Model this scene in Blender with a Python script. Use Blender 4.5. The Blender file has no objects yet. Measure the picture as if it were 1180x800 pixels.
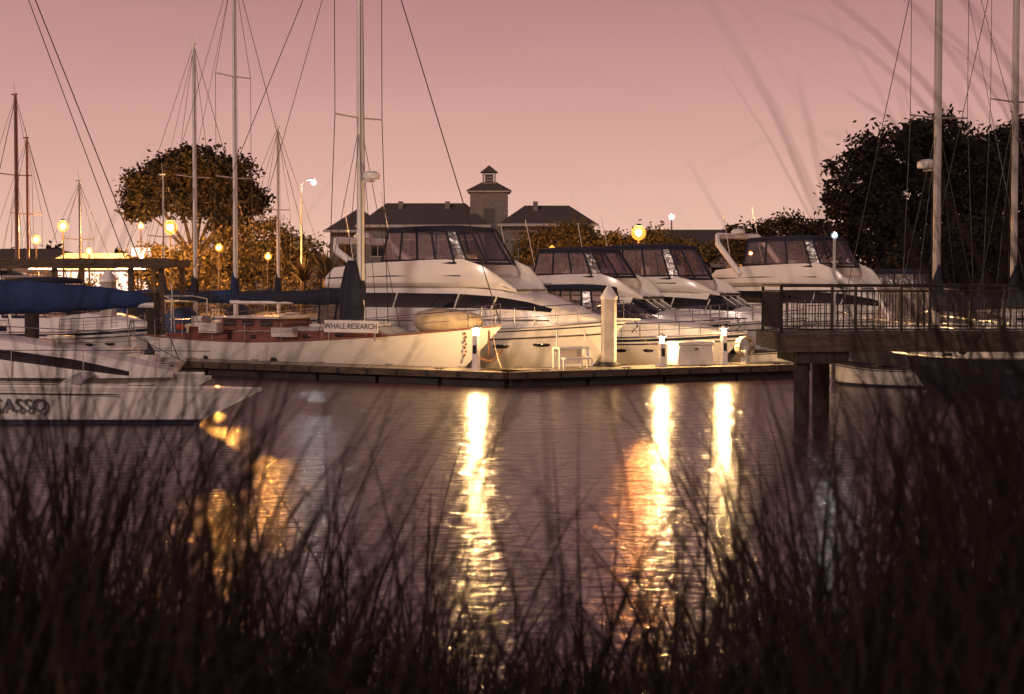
import bpy, math, random
from mathutils import Vector, Matrix
R = random.Random(11)
scene = bpy.context.scene
COL = scene.collection
rad = math.radians

# ------------------------------------------------------------------ materials
def mat(name, col, rough=.5, metal=0.0, var=.18, nscale=3.0, bump=0.0, bscale=20.0, spec=.5, coat=0.0, stretch=None):
    m = bpy.data.materials.new(name); m.use_nodes = True
    nt = m.node_tree; N = nt.nodes; Lk = nt.links
    p = N['Principled BSDF']
    p.inputs['Roughness'].default_value = rough
    p.inputs['Metallic'].default_value = metal
    p.inputs['Specular IOR Level'].default_value = spec
    p.inputs['Coat Weight'].default_value = coat
    tc = N.new('ShaderNodeTexCoord')
    src = tc.outputs['Object']
    if stretch:
        mp = N.new('ShaderNodeMapping'); mp.inputs['Scale'].default_value = stretch
        Lk.new(src, mp.inputs['Vector']); src = mp.outputs['Vector']
    nz = N.new('ShaderNodeTexNoise'); nz.inputs['Scale'].default_value = nscale
    nz.inputs['Detail'].default_value = 3
    Lk.new(src, nz.inputs['Vector'])
    cr = N.new('ShaderNodeValToRGB')
    a = [max(0, c*(1-var)) for c in col]; b = [min(1, c*(1+var)) for c in col]
    cr.color_ramp.elements[0].position = .3; cr.color_ramp.elements[1].position = .7
    cr.color_ramp.elements[0].color = (*a, 1); cr.color_ramp.elements[1].color = (*b, 1)
    Lk.new(nz.outputs['Fac'], cr.inputs['Fac']); Lk.new(cr.outputs['Color'], p.inputs['Base Color'])
    if bump:
        n2 = N.new('ShaderNodeTexNoise'); n2.inputs['Scale'].default_value = bscale; n2.inputs['Detail'].default_value = 2
        Lk.new(src, n2.inputs['Vector'])
        bp = N.new('ShaderNodeBump'); bp.inputs['Strength'].default_value = bump; bp.inputs['Distance'].default_value = .05
        Lk.new(n2.outputs['Fac'], bp.inputs['Height']); Lk.new(bp.outputs['Normal'], p.inputs['Normal'])
    return m

def plainmat(name, col, rough=.8, spec=.2):
    m = bpy.data.materials.new(name); m.use_nodes = True
    nt = m.node_tree; p = nt.nodes['Principled BSDF']
    g = nt.nodes.new('ShaderNodeNewGeometry'); cr = nt.nodes.new('ShaderNodeValToRGB')
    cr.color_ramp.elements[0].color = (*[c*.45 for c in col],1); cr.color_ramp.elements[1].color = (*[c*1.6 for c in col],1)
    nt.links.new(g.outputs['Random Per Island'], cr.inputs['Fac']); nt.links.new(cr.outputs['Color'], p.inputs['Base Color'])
    p.inputs['Roughness'].default_value = rough; p.inputs['Specular IOR Level'].default_value = spec
    return m

def emis(name, col, st, through=False):
    m = bpy.data.materials.new(name); m.use_nodes = True
    nt = m.node_tree; nt.nodes.clear()
    o = nt.nodes.new('ShaderNodeOutputMaterial'); e = nt.nodes.new('ShaderNodeEmission')
    e.inputs['Color'].default_value = (*col, 1); e.inputs['Strength'].default_value = st
    if through:
        t = nt.nodes.new('ShaderNodeBsdfTransparent'); a = nt.nodes.new('ShaderNodeAddShader')
        t.inputs['Color'].default_value=(.85,.80,.7,1)
        nt.links.new(t.outputs[0],a.inputs[0]); nt.links.new(e.outputs[0],a.inputs[1]); nt.links.new(a.outputs[0],o.inputs[0])
    else: nt.links.new(e.outputs[0], o.inputs[0])
    return m

def vinyl(name, tint, gl=.12):
    m = bpy.data.materials.new(name); m.use_nodes = True
    nt = m.node_tree; nt.nodes.clear()
    o = nt.nodes.new('ShaderNodeOutputMaterial'); mx = nt.nodes.new('ShaderNodeMixShader')
    t = nt.nodes.new('ShaderNodeBsdfTransparent'); g = nt.nodes.new('ShaderNodeBsdfGlossy')
    t.inputs['Color'].default_value = (*tint, 1); g.inputs['Roughness'].default_value = .3
    g.inputs['Color'].default_value = (.9, .9, .9, 1); mx.inputs[0].default_value = gl
    tc = nt.nodes.new('ShaderNodeTexCoord'); nz = nt.nodes.new('ShaderNodeTexNoise'); nz.inputs['Scale'].default_value = 3
    bp = nt.nodes.new('ShaderNodeBump'); bp.inputs['Strength'].default_value = .6; bp.inputs['Distance'].default_value = .08
    nt.links.new(tc.outputs['Object'], nz.inputs['Vector']); nt.links.new(nz.outputs['Fac'], bp.inputs['Height']); nt.links.new(bp.outputs['Normal'], g.inputs['Normal'])
    nt.links.new(t.outputs[0], mx.inputs[1]); nt.links.new(g.outputs[0], mx.inputs[2]); nt.links.new(mx.outputs[0], o.inputs[0])
    return m

M = {}
M['white'] = mat('gelcoat_white', (.78, .755, .72), .25, var=.05, nscale=1.2, coat=.2)
M['white2'] = mat('gelcoat_cream', (.62, .59, .54), .35, var=.1, nscale=1.5)
M['deck'] = mat('deck_nonskid', (.5, .48, .45), .7, var=.1, bump=.1)
M['anti'] = mat('antifoul', (.03, .035, .06), .6)
M['antired'] = mat('antifoul_red', (.16, .03, .02), .6)
M['boot'] = mat('boot_stripe', (.02, .03, .06), .3)
M['navy'] = mat('canvas_navy', (.012, .016, .035), .85, bump=.3, bscale=12)
M['blue'] = mat('canvas_blue', (.012, .035, .12), .85, bump=.5, bscale=8)
M['black'] = mat('black_rubber', (.012, .012, .012), .6)
M['tan'] = mat('canvas_tan', (.42, .34, .24), .85, bump=.5, bscale=7, var=.25)
M['teak'] = mat('varnished_wood', (.17, .05, .03), .35, var=.35, nscale=5, coat=.4, stretch=(1, 8, 8))
M['steel'] = mat('stainless', (.55, .55, .55), .22, 1.0)
M['alu'] = mat('mast_aluminium', (.45, .43, .41), .4, .3, var=.08)
M['mastwhite'] = mat('mast_white_paint', (.76, .74, .70), .4, var=.06)
M['wire'] = mat('rigging_wire', (.06, .055, .05), .5, .3)
M['wiredark'] = mat('rope_dark', (.02, .016, .015), .8)
M['glass'] = mat('tinted_glass', (.012, .012, .014), .06, spec=.8)
M['vinyl'] = vinyl('clear_vinyl', (.78, .69, .67), .17)
M['vinyld'] = vinyl('smoked_vinyl', (.50, .42, .41), .14)
M['dockc'] = mat('dock_concrete', (.3, .27, .23), .85, var=.25, nscale=2, bump=.3)
M['dockw'] = mat('dock_waler_wood', (.09, .065, .045), .85, var=.4, nscale=2, bump=.5, stretch=(1, 1, 6))
M['float'] = mat('dock_float', (.025, .023, .022), .8)
M['pile'] = mat('pile_concrete', (.45, .41, .36), .85, var=.25, nscale=2.5, bump=.3)
M['pilew'] = mat('pile_timber_dark', (.04, .03, .025), .9, var=.5, bump=.6, stretch=(6, 6, 1))
M['rail'] = mat('railing_paint', (.030, .022, .019), .6)
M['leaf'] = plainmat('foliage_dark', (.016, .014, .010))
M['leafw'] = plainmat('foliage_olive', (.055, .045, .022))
M['bark'] = mat('bark', (.04, .03, .022), .9, var=.4, bump=.6)
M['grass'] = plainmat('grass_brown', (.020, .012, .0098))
M['straw'] = mat('grass_straw', (.2, .10, .05), .8, var=.3, nscale=3)
M['soil'] = mat('bank_soil', (.022, .015, .012), .95, var=.4, nscale=2, bump=.6, bscale=8)
M['asph'] = mat('land_asphalt', (.05, .045, .042), .9, var=.3, nscale=.3)
M['wall'] = mat('stucco_wall', (.17, .15, .145), .85, var=.12, bump=.1)
M['shingle'] = mat('roof_shingles', (.075, .06, .058), .85, var=.3, nscale=3, bump=.5, bscale=6, stretch=(1, 1, 6))
M['trim'] = mat('trim_paint', (.38, .35, .32), .6)
M['rock'] = mat('seawall_stone', (.17, .15, .13), .9, var=.4, nscale=.8, bump=.8, bscale=3)
M['tent'] = mat('tent_fabric', (.75, .72, .7), .8)
M['fender'] = mat('fender_vinyl', (.55, .54, .52), .35)
M['rust'] = mat('rusty_iron', (.16, .07, .03), .85, var=.5, nscale=14)
M['red'] = mat('red_plastic', (.4, .04, .02), .5)
M['warm'] = emis('lamp_glow_dock', (1, .58, .22), 2300)
M['sodium'] = emis('lamp_bulb_sodium', (1, .40, .09), 6500)
M['globe'] = emis('lamp_halo_shell_sodium', (1, .36, .05), 1.0, True)  # see-through emissive shell, draws an orange halo round the bulb
M['cool'] = emis('lamp_bulb_cool', (.72, .88, 1), 900)
M['haloc'] = emis('lamp_halo_shell_cool', (.6, .8, 1), .6, True)  # same halo shell for the cool lamps
M['signwallglow'] = emis('sign_and_wall_glow', (1, .66, .52), 2.0)  # illuminated sign; also glow put into the tent's back wall
M['striplit'] = emis('fluorescent_tube', (1, .50, .22), 110)
M['cabinlit'] = emis('cabin_light', (1, .50, .2), 150)

# ------------------------------------------------------------------ mesh builder
class MB:
    def __init__(s): s.v=[]; s.f=[]; s.m=[]; s.sm=[]
    def add(s, vs, fs, m=0, smooth=False):
        o=len(s.v); s.v += [tuple(v) for v in vs]
        for k,f in enumerate(fs):
            s.f.append([i+o for i in f]); s.m.append(m[k] if isinstance(m,list) else m); s.sm.append(smooth)
    def box(s, c, d, m=0, rz=0, top=1.0, ry=0):
        hx,hy,hz=[q/2 for q in d]
        vs=[(-hx,-hy,-hz),(hx,-hy,-hz),(hx,hy,-hz),(-hx,hy,-hz)]+[(x*top,y*top,hz) for x,y in ((-hx,-hy),(hx,-hy),(hx,hy),(-hx,hy))]
        mt=Matrix.Translation(c)@Matrix.Rotation(rz,4,'Z')@Matrix.Rotation(ry,4,'Y')
        vs=[mt@Vector(v) for v in vs]
        s.add(vs,[(3,2,1,0),(4,5,6,7),(0,1,5,4),(1,2,6,5),(2,3,7,6),(3,0,4,7)],m)
    def tube(s, pts, r, m=0, n=6, r2=None, caps=True):
        pts=[Vector(p) for p in pts]; rings=[]
        k=len(pts)
        for i,p in enumerate(pts):
            t=(pts[min(i+1,k-1)]-pts[max(i-1,0)]).normalized()
            up=Vector((0,0,1)) if abs(t.z)<.95 else Vector((1,0,0))
            a=t.cross(up).normalized(); b=a.cross(t)
            rr=r if r2 is None else r+(r2-r)*i/max(1,k-1)
            rings.append([p+a*rr*math.cos(2*math.pi*j/n)+b*rr*math.sin(2*math.pi*j/n) for j in range(n)])
        s.loft(rings,m,True,caps,True)
    def loft(s, rings, m=0, closed=True, caps=True, smooth=True, fm=None):
        n=len(rings[0]); vs=[v for r in rings for v in r]; fs=[]; ms=[]
        for i in range(len(rings)-1):
            for j in range(n if closed else n-1):
                a=i*n+j; b=i*n+(j+1)%n
                fs.append((a,b,b+n,a+n)); ms.append(fm(i,j) if fm else m)
        if caps:
            fs.append(tuple(range(n))[::-1]); ms.append(fm(0,-1) if fm else m)
            o=(len(rings)-1)*n; fs.append(tuple(o+q for q in range(n))); ms.append(fm(0,-2) if fm else m)
        s.add(vs,fs,ms,smooth)
    def lathe(s, prof, c=(0,0,0), m=0, n=12, smooth=True):
        rings=[[(c[0]+r*math.cos(2*math.pi*j/n), c[1]+r*math.sin(2*math.pi*j/n), c[2]+z) for j in range(n)] for r,z in prof]
        s.loft(rings,m,True,True,smooth)
    def ball(s, c, r, m=0, n=10, sc=(1,1,1), rz=0):
        k=max(4,n//2+1)
        rings=[]
        for i in range(k+1):
            a=-math.pi/2+math.pi*i/k; rr=max(.001,math.cos(a))
            ring=[]
            for j in range(n):
                x=r*rr*math.cos(2*math.pi*j/n)*sc[0]; y=r*rr*math.sin(2*math.pi*j/n)*sc[1]
                ring.append((c[0]+x*math.cos(rz)-y*math.sin(rz), c[1]+x*math.sin(rz)+y*math.cos(rz), c[2]+r*math.sin(a)*sc[2]))
            rings.append(ring)
        s.loft(rings,m,True,True,True)
    def obj(s, name, mats, parent=None, bevel=0, sharp=38):
        me=bpy.data.meshes.new(name); me.from_pydata(s.v,[],s.f)
        for q in mats: me.materials.append(M[q] if isinstance(q,str) else q)
        me.polygons.foreach_set('material_index', s.m); me.polygons.foreach_set('use_smooth', s.sm)
        me.update()
        try: me.set_sharp_from_angle(angle=rad(sharp))
        except Exception: pass
        o=bpy.data.objects.new(name, me); COL.objects.link(o)
        if parent: o.parent=parent
        if bevel:
            b=o.modifiers.new('bevel','BEVEL'); b.width=bevel; b.segments=2; b.limit_method='ANGLE'
        return o

def root(name, x, y, z=0, rz=0):
    e=bpy.data.objects.new(name,None); e.empty_display_size=.5; COL.objects.link(e)
    e.location=(x,y,z); e.rotation_euler=(0,0,rz); return e

def text(name, body, size, loc, rot, m, parent, ext=.004):
    c=bpy.data.curves.new(name,'FONT'); c.body=body; c.size=size; c.extrude=ext; c.align_x='CENTER'; c.align_y='CENTER'
    c.materials.append(M[m]); o=bpy.data.objects.new(name,c); COL.objects.link(o)
    o.location=loc; o.rotation_euler=rot; o.parent=parent; return o

# ------------------------------------------------------------------ hulls
class Hull:
    def __init__(s,L,B,zs,zm,zb,rake=1.2,sw=.85,p=2.3,kb=.35,tm=.42,srake=0.0):
        s.__dict__.update(locals())
    def hb(s,t):
        if t<s.tm: w=s.sw+(1-s.sw)*math.sin(t/s.tm*math.pi/2)
        else: w=1-((t-s.tm)/(1-s.tm))**s.p
        return max(.0,w)*s.B/2
    def zsh(s,t):
        if t<.35: a=t/.35; return s.zs+(s.zm-s.zs)*a*(2-a)
        return s.zm+(s.zb-s.zm)*((t-.35)/.65)**1.7
    def pt(s,t,u,side=1,off=0):
        k=.9-(.9-s.kb)*t**1.6
        b=s.hb(t)*(k+(1-k)*max(u,0)**.8)
        if u<0: b*=max(0,1+u*1.3)
        x=-s.L/2+s.L*t - s.rake*(1-u)*t**5 + s.srake*(1-u)*(1-t)**4
        z=s.zsh(t)*u if u>=0 else u*1.1
        return Vector((x,side*(b+off),z))
    def build(s,name,parent,mats,stripe=.9,boot=.1):
        ts=[0,.02,.06,.12,.2,.3,.4,.5,.6,.68,.75,.81,.86,.9,.935,.96,.98,.992,1]
        us=[-.35,-.2,0,boot,.25,.4,.55,.7,.8,stripe,.96,1]
        rings=[]
        for t in ts:
            H=[Vector((s.pt(t,-.5).x,0,-.55))]
            for u in us:
                q=s.pt(t,u); q.y=max(q.y,.012); H.append(q)
            e=H[-1]; b=e.y
            H.append(Vector((e.x,b+.015,e.z+.02))); H.append(Vector((e.x,b+.01,e.z+.06)))
            H.append(Vector((e.x,max(.006,b-.07),e.z+.06))); H.append(Vector((e.x,max(.004,b-.08),e.z-.03)))
            H.append(Vector((e.x,0,e.z-.03+.04*min(1,b))))
            rings.append(H+[Vector((q.x,-q.y,q.z)) for q in reversed(H[1:-1])])
        nh=len(us)+6
        def fm(i,j):
            if j<0: return 2
            full=2*(nh-1)
            if j>=nh-1: j=full-1-j
            if j<=2: return 0
            if j==3: return 1
            if j<=9: return 2
            if j==10: return 3
            if j==11: return 2
            if j<=14: return 4
            return 5
        mb=MB(); mb.loft(rings,0,True,True,True,fm); return mb.obj(name,mats,parent,sharp=32)
    def rail(s,mb,t0,t1,h,n=9,side=(1,-1),r=.016,inset=.1,mid=True,m=0):
        for sd in side:
            P=[]
            for i in range(n):
                t=t0+(t1-t0)*i/(n-1); q=s.pt(t,1); P.append(Vector((q.x-(.05 if t>.97 else 0),sd*max(0,q.y-inset),q.z)))
            mb.tube([p+Vector((0,0,h)) for p in P],r,m,5)
            if mid: mb.tube([p+Vector((0,0,h*.52)) for p in P],r*.6,m,4)
            for p in P: mb.tube([p,p+Vector((0,0,h))],r*.9,m,5)

def enclosure(par, x0, x1, w, z0, z1, rake=.5, nside=3, vin='vinyl', canv='navy', tag='flybridge', back=.15, tin=.86):
    B=[];T=[]
    def add(x,y,xt,yt): B.append(Vector((x,y,z0))); T.append(Vector((xt,yt,z1)))
    L=x1-x0
    add(x1,w*.45,x1-rake,w*.45*tin)
    add(x1-.3,w*.88,x1-rake-.2,w*.88*tin)
    for i in range(nside+1):
        f=i/nside; x=x1-.7-(L-.7)*f; xt=(x1-rake-.5)-((x1-rake-.5)-(x0+back))*f
        add(x,w,xt,w*tin)
    n=len(B)
    for i in reversed(range(n)): B.append(Vector((B[i].x,-B[i].y,z0))); T.append(Vector((T[i].x,-T[i].y,z1)))
    n=len(B)
    mv=MB(); mf=MB(); mc=MB()
    for i in range(n):
        j=(i+1)%n
        mv.add([B[i],B[j],T[j],T[i]],[(0,1,2,3)],0)
        mf.tube([B[i],T[i]],.04,0,5); mf.tube([B[i],B[j]],.05,0,5); mf.tube([T[i],T[j]],.06,0,5)
        mf.tube([B[i].lerp(T[i],.1),B[j].lerp(T[j],.1)],.03,0,4)
    cx=sum((t.x for t in T))/n
    rings=[]
    for sc,dz in ((1.0,-.10),(1.035,-.09),(1.03,.03),(.97,.07),(.75,.12),(.4,.16),(.02,.17)):
        rings.append([Vector((cx+(t.x-cx)*sc,t.y*sc,z1+dz)) for t in T])
    mc.loft(rings,0,True,False,True)
    mv.obj(tag+'_clear_panels',[vin],par); mf.obj(tag+'_enclosure_frame',[canv],par); mc.obj(tag+'_canopy',[canv],par,sharp=50)

def half_loft(mb, stations, fm=None, caps=True):
    rings=[]
    for x,H in stations:
        H=[Vector((x+(h[2] if len(h)>2 else 0),max(0,h[0]),h[1])) for h in H]
        n=len(H)
        rings.append(H+[Vector((q.x,-q.y,q.z)) for q in reversed(H[:-1])])
    nh=len(rings[0])
    def g(i,j):
        if j<0: return 0
        jj=j if j<len(stations[0][1])-1 else nh-2-j
        if jj<0: jj=-5
        return fm(i,jj) if fm else 0
    mb.loft(rings,0,True,caps,True,g)

def motor_yacht(name,x,y,rz,L=13,B=4.2,hz=1.0,arch=False,canv='navy',vin='vinyl',fender=True,e0=.07,e1=.575,ws=False,ports='long',fbh=1.0,hstripe='boot',side='white'):
    e=root(name,x,y,0,rz)
    h=Hull(L,B,1.25*hz,1.3*hz,1.72*hz,rake=1.5,sw=.9,p=2.5,kb=.3)
    h.build('hull',e,['anti','boot',side,hstripe,'steel','deck'],stripe=.93 if hstripe=='boot' else .84,boot=.09)
    X=lambda t:-L/2+L*t
    b2=B/2
    S=[]
    tab=[(.10,.80,.79,.75,.70,2.12,2.62,2.86),(.30,.82,.81,.77,.71,2.12,2.62,2.86),(.52,.82,.80,.75,.68,2.12,2.6,2.84),
         (.64,.76,.73,.67,.58,2.11,2.52,2.72),(.74,.66,.62,.56,.46,2.06,2.34,2.47),(.81,.54,.50,.45,.36,2.0,2.12,2.2),(.88,.34,.31,.28,.22,1.88,1.92,1.96),(.93,.16,.14,.12,.08,1.74,1.76,1.78)]
    if ws: tab[3]=(.66,.76,.73,.66,.56,2.08,2.5,2.74); tab[4]=(.75,.62,.58,.50,.42,2.0,2.06,2.10); tab[5]=(.81,.54,.50,.45,.36,1.95,1.99,2.03)
    for t,w0,w1,w2,w3,a,b,c in tab:
        zs=h.zsh(t)-.06
        S.append((X(t),[(w0*b2,zs),(w1*b2,max(zs+.02,a*hz)),(w2*b2,max(zs+.03,b*hz)),(w3*b2,max(zs+.04,c*hz)),(w3*b2*.5,max(zs+.05,c*hz+.05)),(0,max(zs+.05,c*hz+.07))]))
    def fm(i,j):
        if j==1 and 0<=i<=(3 if ws else 4): return 1
        if ws and i==3 and j in (2,3,4): return 1
        return 0
    mb=MB(); half_loft(mb,S,fm)
    mb.obj('deckhouse',['white','glass'],e,sharp=30)
    mm=MB()
    for i in (1,2,3):
        xx,H=S[i]
        for sd in(1,-1): mm.tube([(xx,sd*(H[1][0]+.004),H[1][1]),(xx+.12,sd*(H[2][0]+.004),H[2][1])],.03,0,4)
    if ws:
        for yy in (-.3,0,.3): 
            a=S[3][1];b=S[4][1]; mm.tube([(S[3][0],yy*b2,a[4][1]+.03),(S[4][0],yy*b2,b[4][1]+.03)],.025,0,4)
    for sd in (1,-1):
        mm.tube([(s_[0],sd*(s_[1][0][0]+.01),(s_[1][0][1]+s_[1][1][1])/2) for s_ in S[:6]],.02,1,4)
        mm.tube([h.pt(t,.78,sd,.015) for t in [i/20 for i in range(20)]]+[h.pt(1,.78,sd,.01)],.03,1,5)
    mm.obj('mullions_and_rub_rail',['white','steel'],e)
    S2=[]
    for t,w,zb,zt in [(.03,.74,2.75,3.2),(.07,.80,2.78,3.5),(.2,.83,2.84,3.64),(.42,.83,2.85,3.74),(.54,.78,2.83,3.76),(.605,.70,2.80,3.5),(.66,.58,2.72,3.02),(.69,.45,2.64,2.70)]:
        zt=zb+(zt-zb)*fbh
        w*=b2; zb*=hz; zt*=hz
        S2.append((X(t),[(w*.94,zb),(w*1.01,zb+.12),(w*1.02,zb+(zt-zb)*.5),(w*.95,zt),(w*.89,zt),(w*.87,max(zb+.02,zt-.5)),(0,max(zb+.03,zt-.5))]))
    mb=MB(); half_loft(mb,S2); mb.obj('flybridge_coaming',['white'],e,sharp=40)
    w=.76*b2
    ms=MB()
    for sd in(1,-1):
        ms.tube([(X(.05),sd*w*1.08,3.13*hz),(X(.3),sd*w*1.115,3.2*hz),(X(.54),sd*w*1.05,3.2*hz)],.022,0,4)
    ms.obj('flybridge_stripe',['boot'],e)
    zt=2.84+.78*fbh
    enclosure(e,X(e0),X(e1),w,zt*hz,4.78*hz,rake=.75,nside=4 if L>11.5 else 3,vin=vin,canv=canv)
    mb=MB(); mb.box((X(.44),.3,3.62*hz),(.5,.9,.7),0,top=.8); mb.box((X(.32),.3,3.6*hz),(.5,.55,.7),0,top=.85)
    mb.obj('helm_seats',['white2'],e,bevel=.06)
    enclosure(e,X(.01),X(.13),.78*b2,1.4*hz,2.72*hz,rake=0,nside=1,vin='vinyld',canv=canv,tag='cockpit',back=.05,tin=.97)
    ms=MB(); h.rail(ms,.5,.995,.68,10)
    p=h.pt(1,1)
    ms.box((p.x-.05,0,p.z+.07),(.8,.3,.06),1)
    ms.tube([(p.x+.3,0,p.z+.05),(p.x+.42,0,p.z-.15),(p.x+.2,0,p.z-.35)],.03,0,5)
    ms.tube([(X(.1),.7*b2,3.5*hz),(X(.04),.72*b2,6.3*hz)],.014,1,4)
    ms.tube([(X(.14),-.7*b2,3.5*hz),(X(.10),-.72*b2,5.9*hz)],.014,1,4)
    if arch:
        zz=(4.98 if arch>=1 else 4.45)*hz
        ms.tube([(X(.2),.84*b2,3.3*hz),(X(.09),.84*b2,zz-.35),(X(.07),.7*b2,zz),(X(.07),-.7*b2,zz),(X(.09),-.84*b2,zz-.35),(X(.2),-.84*b2,3.3*hz)],.13,1,8)
        ms.lathe([(.02,0),(.3,.02),(.32,.12),(.2,.22),(.02,.24)],(X(.07),0,zz+.1),1)
    ms.obj('rails_and_fittings',['steel','white'],e,sharp=50)
    mp=MB()
    for t in ((.56,.68,.80) if ports=='long' else (.5,.58,.66,.74)):
        for sd in(1,-1):
            q=h.pt(t,.62,sd,-.005); q2=h.pt(t+.02,.62,sd,-.005); a=math.atan2(q2.y-q.y,q2.x-q.x)
            if ports=='long': mp.ball(q,.3,0,12,(1,.10,.26),a)
            else: mp.ball(q,.12,0,12,(1,.2,1),a)
    mp.obj('portholes',['glass'],e)
    if fender:
        mf=MB()
        for t in (.2,.42,.6):
            q=h.pt(t,.45,-1,.13); mf.lathe([(.02,-.36),(.09,-.33),(.12,-.25),(.12,.25),(.09,.33),(.02,.36)],q,0,10)
            q3=h.pt(t,1,-1,.02); mf.tube([q+Vector((0,0,.35)),q3+Vector((0,0,.1))],.012,0,4)
        mf.obj('fenders',['fender'],e)
    return e

def express_cruiser(name,x,y,rz,L=9,B=3.1,hz=1.0,canv='navy',side='white',lit=False):
    e=root(name,x,y,0,rz)
    h=Hull(L,B,.95*hz,1.0*hz,1.28*hz,rake=1.3,sw=.9,p=2.4,kb=.3)
    h.build('hull',e,['anti','boot',side,'boot','steel','deck'],stripe=.88,boot=.12)
    X=lambda t:-L/2+L*t; b2=B/2; S=[]
    for t,w0,w1,w2,a,b in [(.1,.86,.84,.8,1.35,1.45),(.3,.86,.84,.8,1.4,1.5),(.48,.82,.8,.74,1.48,1.6),(.60,.74,.7,.6,1.52,1.66),(.72,.58,.52,.42,1.5,1.58),(.84,.34,.3,.22,1.4,1.44),(.91,.12,.1,.06,1.3,1.31)]:
        zs=h.zsh(t)-.05
        S.append((X(t),[(w0*b2,zs),(w1*b2,max(zs+.02,a*hz)),(w2*b2,max(zs+.03,b*hz)),(0,max(zs+.04,b*hz+.06))]))
    mb=MB(); half_loft(mb,S); mb.obj('cabin_top',['white'],e,sharp=30)
    mw=MB(); fr=MB()
    base=[(X(.36),.80*b2,1.5),(X(.5),.76*b2,1.58),(X(.585),.42*b2,1.68),(X(.60),0,1.7),(X(.585),-.42*b2,1.68),(X(.5),-.76*b2,1.58),(X(.36),-.80*b2,1.5)]
    top=[(X(.30),.74*b2,2.0),(X(.42),.68*b2,2.15),(X(.475),.36*b2,2.22),(X(.485),0,2.24),(X(.475),-.36*b2,2.22),(X(.42),-.68*b2,2.15),(X(.30),-.74*b2,2.0)]
    base=[(a,b,c*hz) for a,b,c in base]; top=[(a,b,c*hz) for a,b,c in top]
    mw.loft([base,top],0,False,False,False); fr.tube(base,.025,0,5); fr.tube(top,.03,0,5)
    for a,b in zip(base,top): fr.tube([a,b],.02,0,5)
    mw.obj('windshield',['vinyld'],e); fr.obj('windshield_frame',['steel'],e)
    enclosure(e,X(.05),X(.44),.76*b2,1.52*hz,2.75*hz,rake=.35,nside=3,canv=canv,tag='cockpit')
    if lit:
        q=MB(); q.lathe([(.02,0),(.12,.01),(.12,.05),(.02,.06)],(X(.2),0,2.6*hz),0,10); q.obj('cabin_lamp',['cabinlit'],e)
    ms=MB(); h.rail(ms,.48,.99,.5,8)
    ms.tube([(X(.12),.8*b2,1.5),(X(.05),.8*b2,2.9*hz),(X(.05),-.8*b2,2.9*hz),(X(.12),-.8*b2,1.5)],.07,1,8)
    for sd in (1,-1): ms.tube([h.pt(t,.8,sd,.012) for t in [i/16 for i in range(17)]],.025,0,5)
    ms.obj('rails_and_arch',['steel','white'],e)
    mp=MB()
    for t in (.55,.66,.77):
        for sd in(1,-1):
            q=h.pt(t,.6,sd,-.004); q2=h.pt(t+.02,.6,sd,-.004); mp.ball(q,.2,0,12,(1,.1,.35),math.atan2(q2.y-q.y,q2.x-q.x))
    mp.obj('portholes',['glass'],e)
    return e

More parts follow.
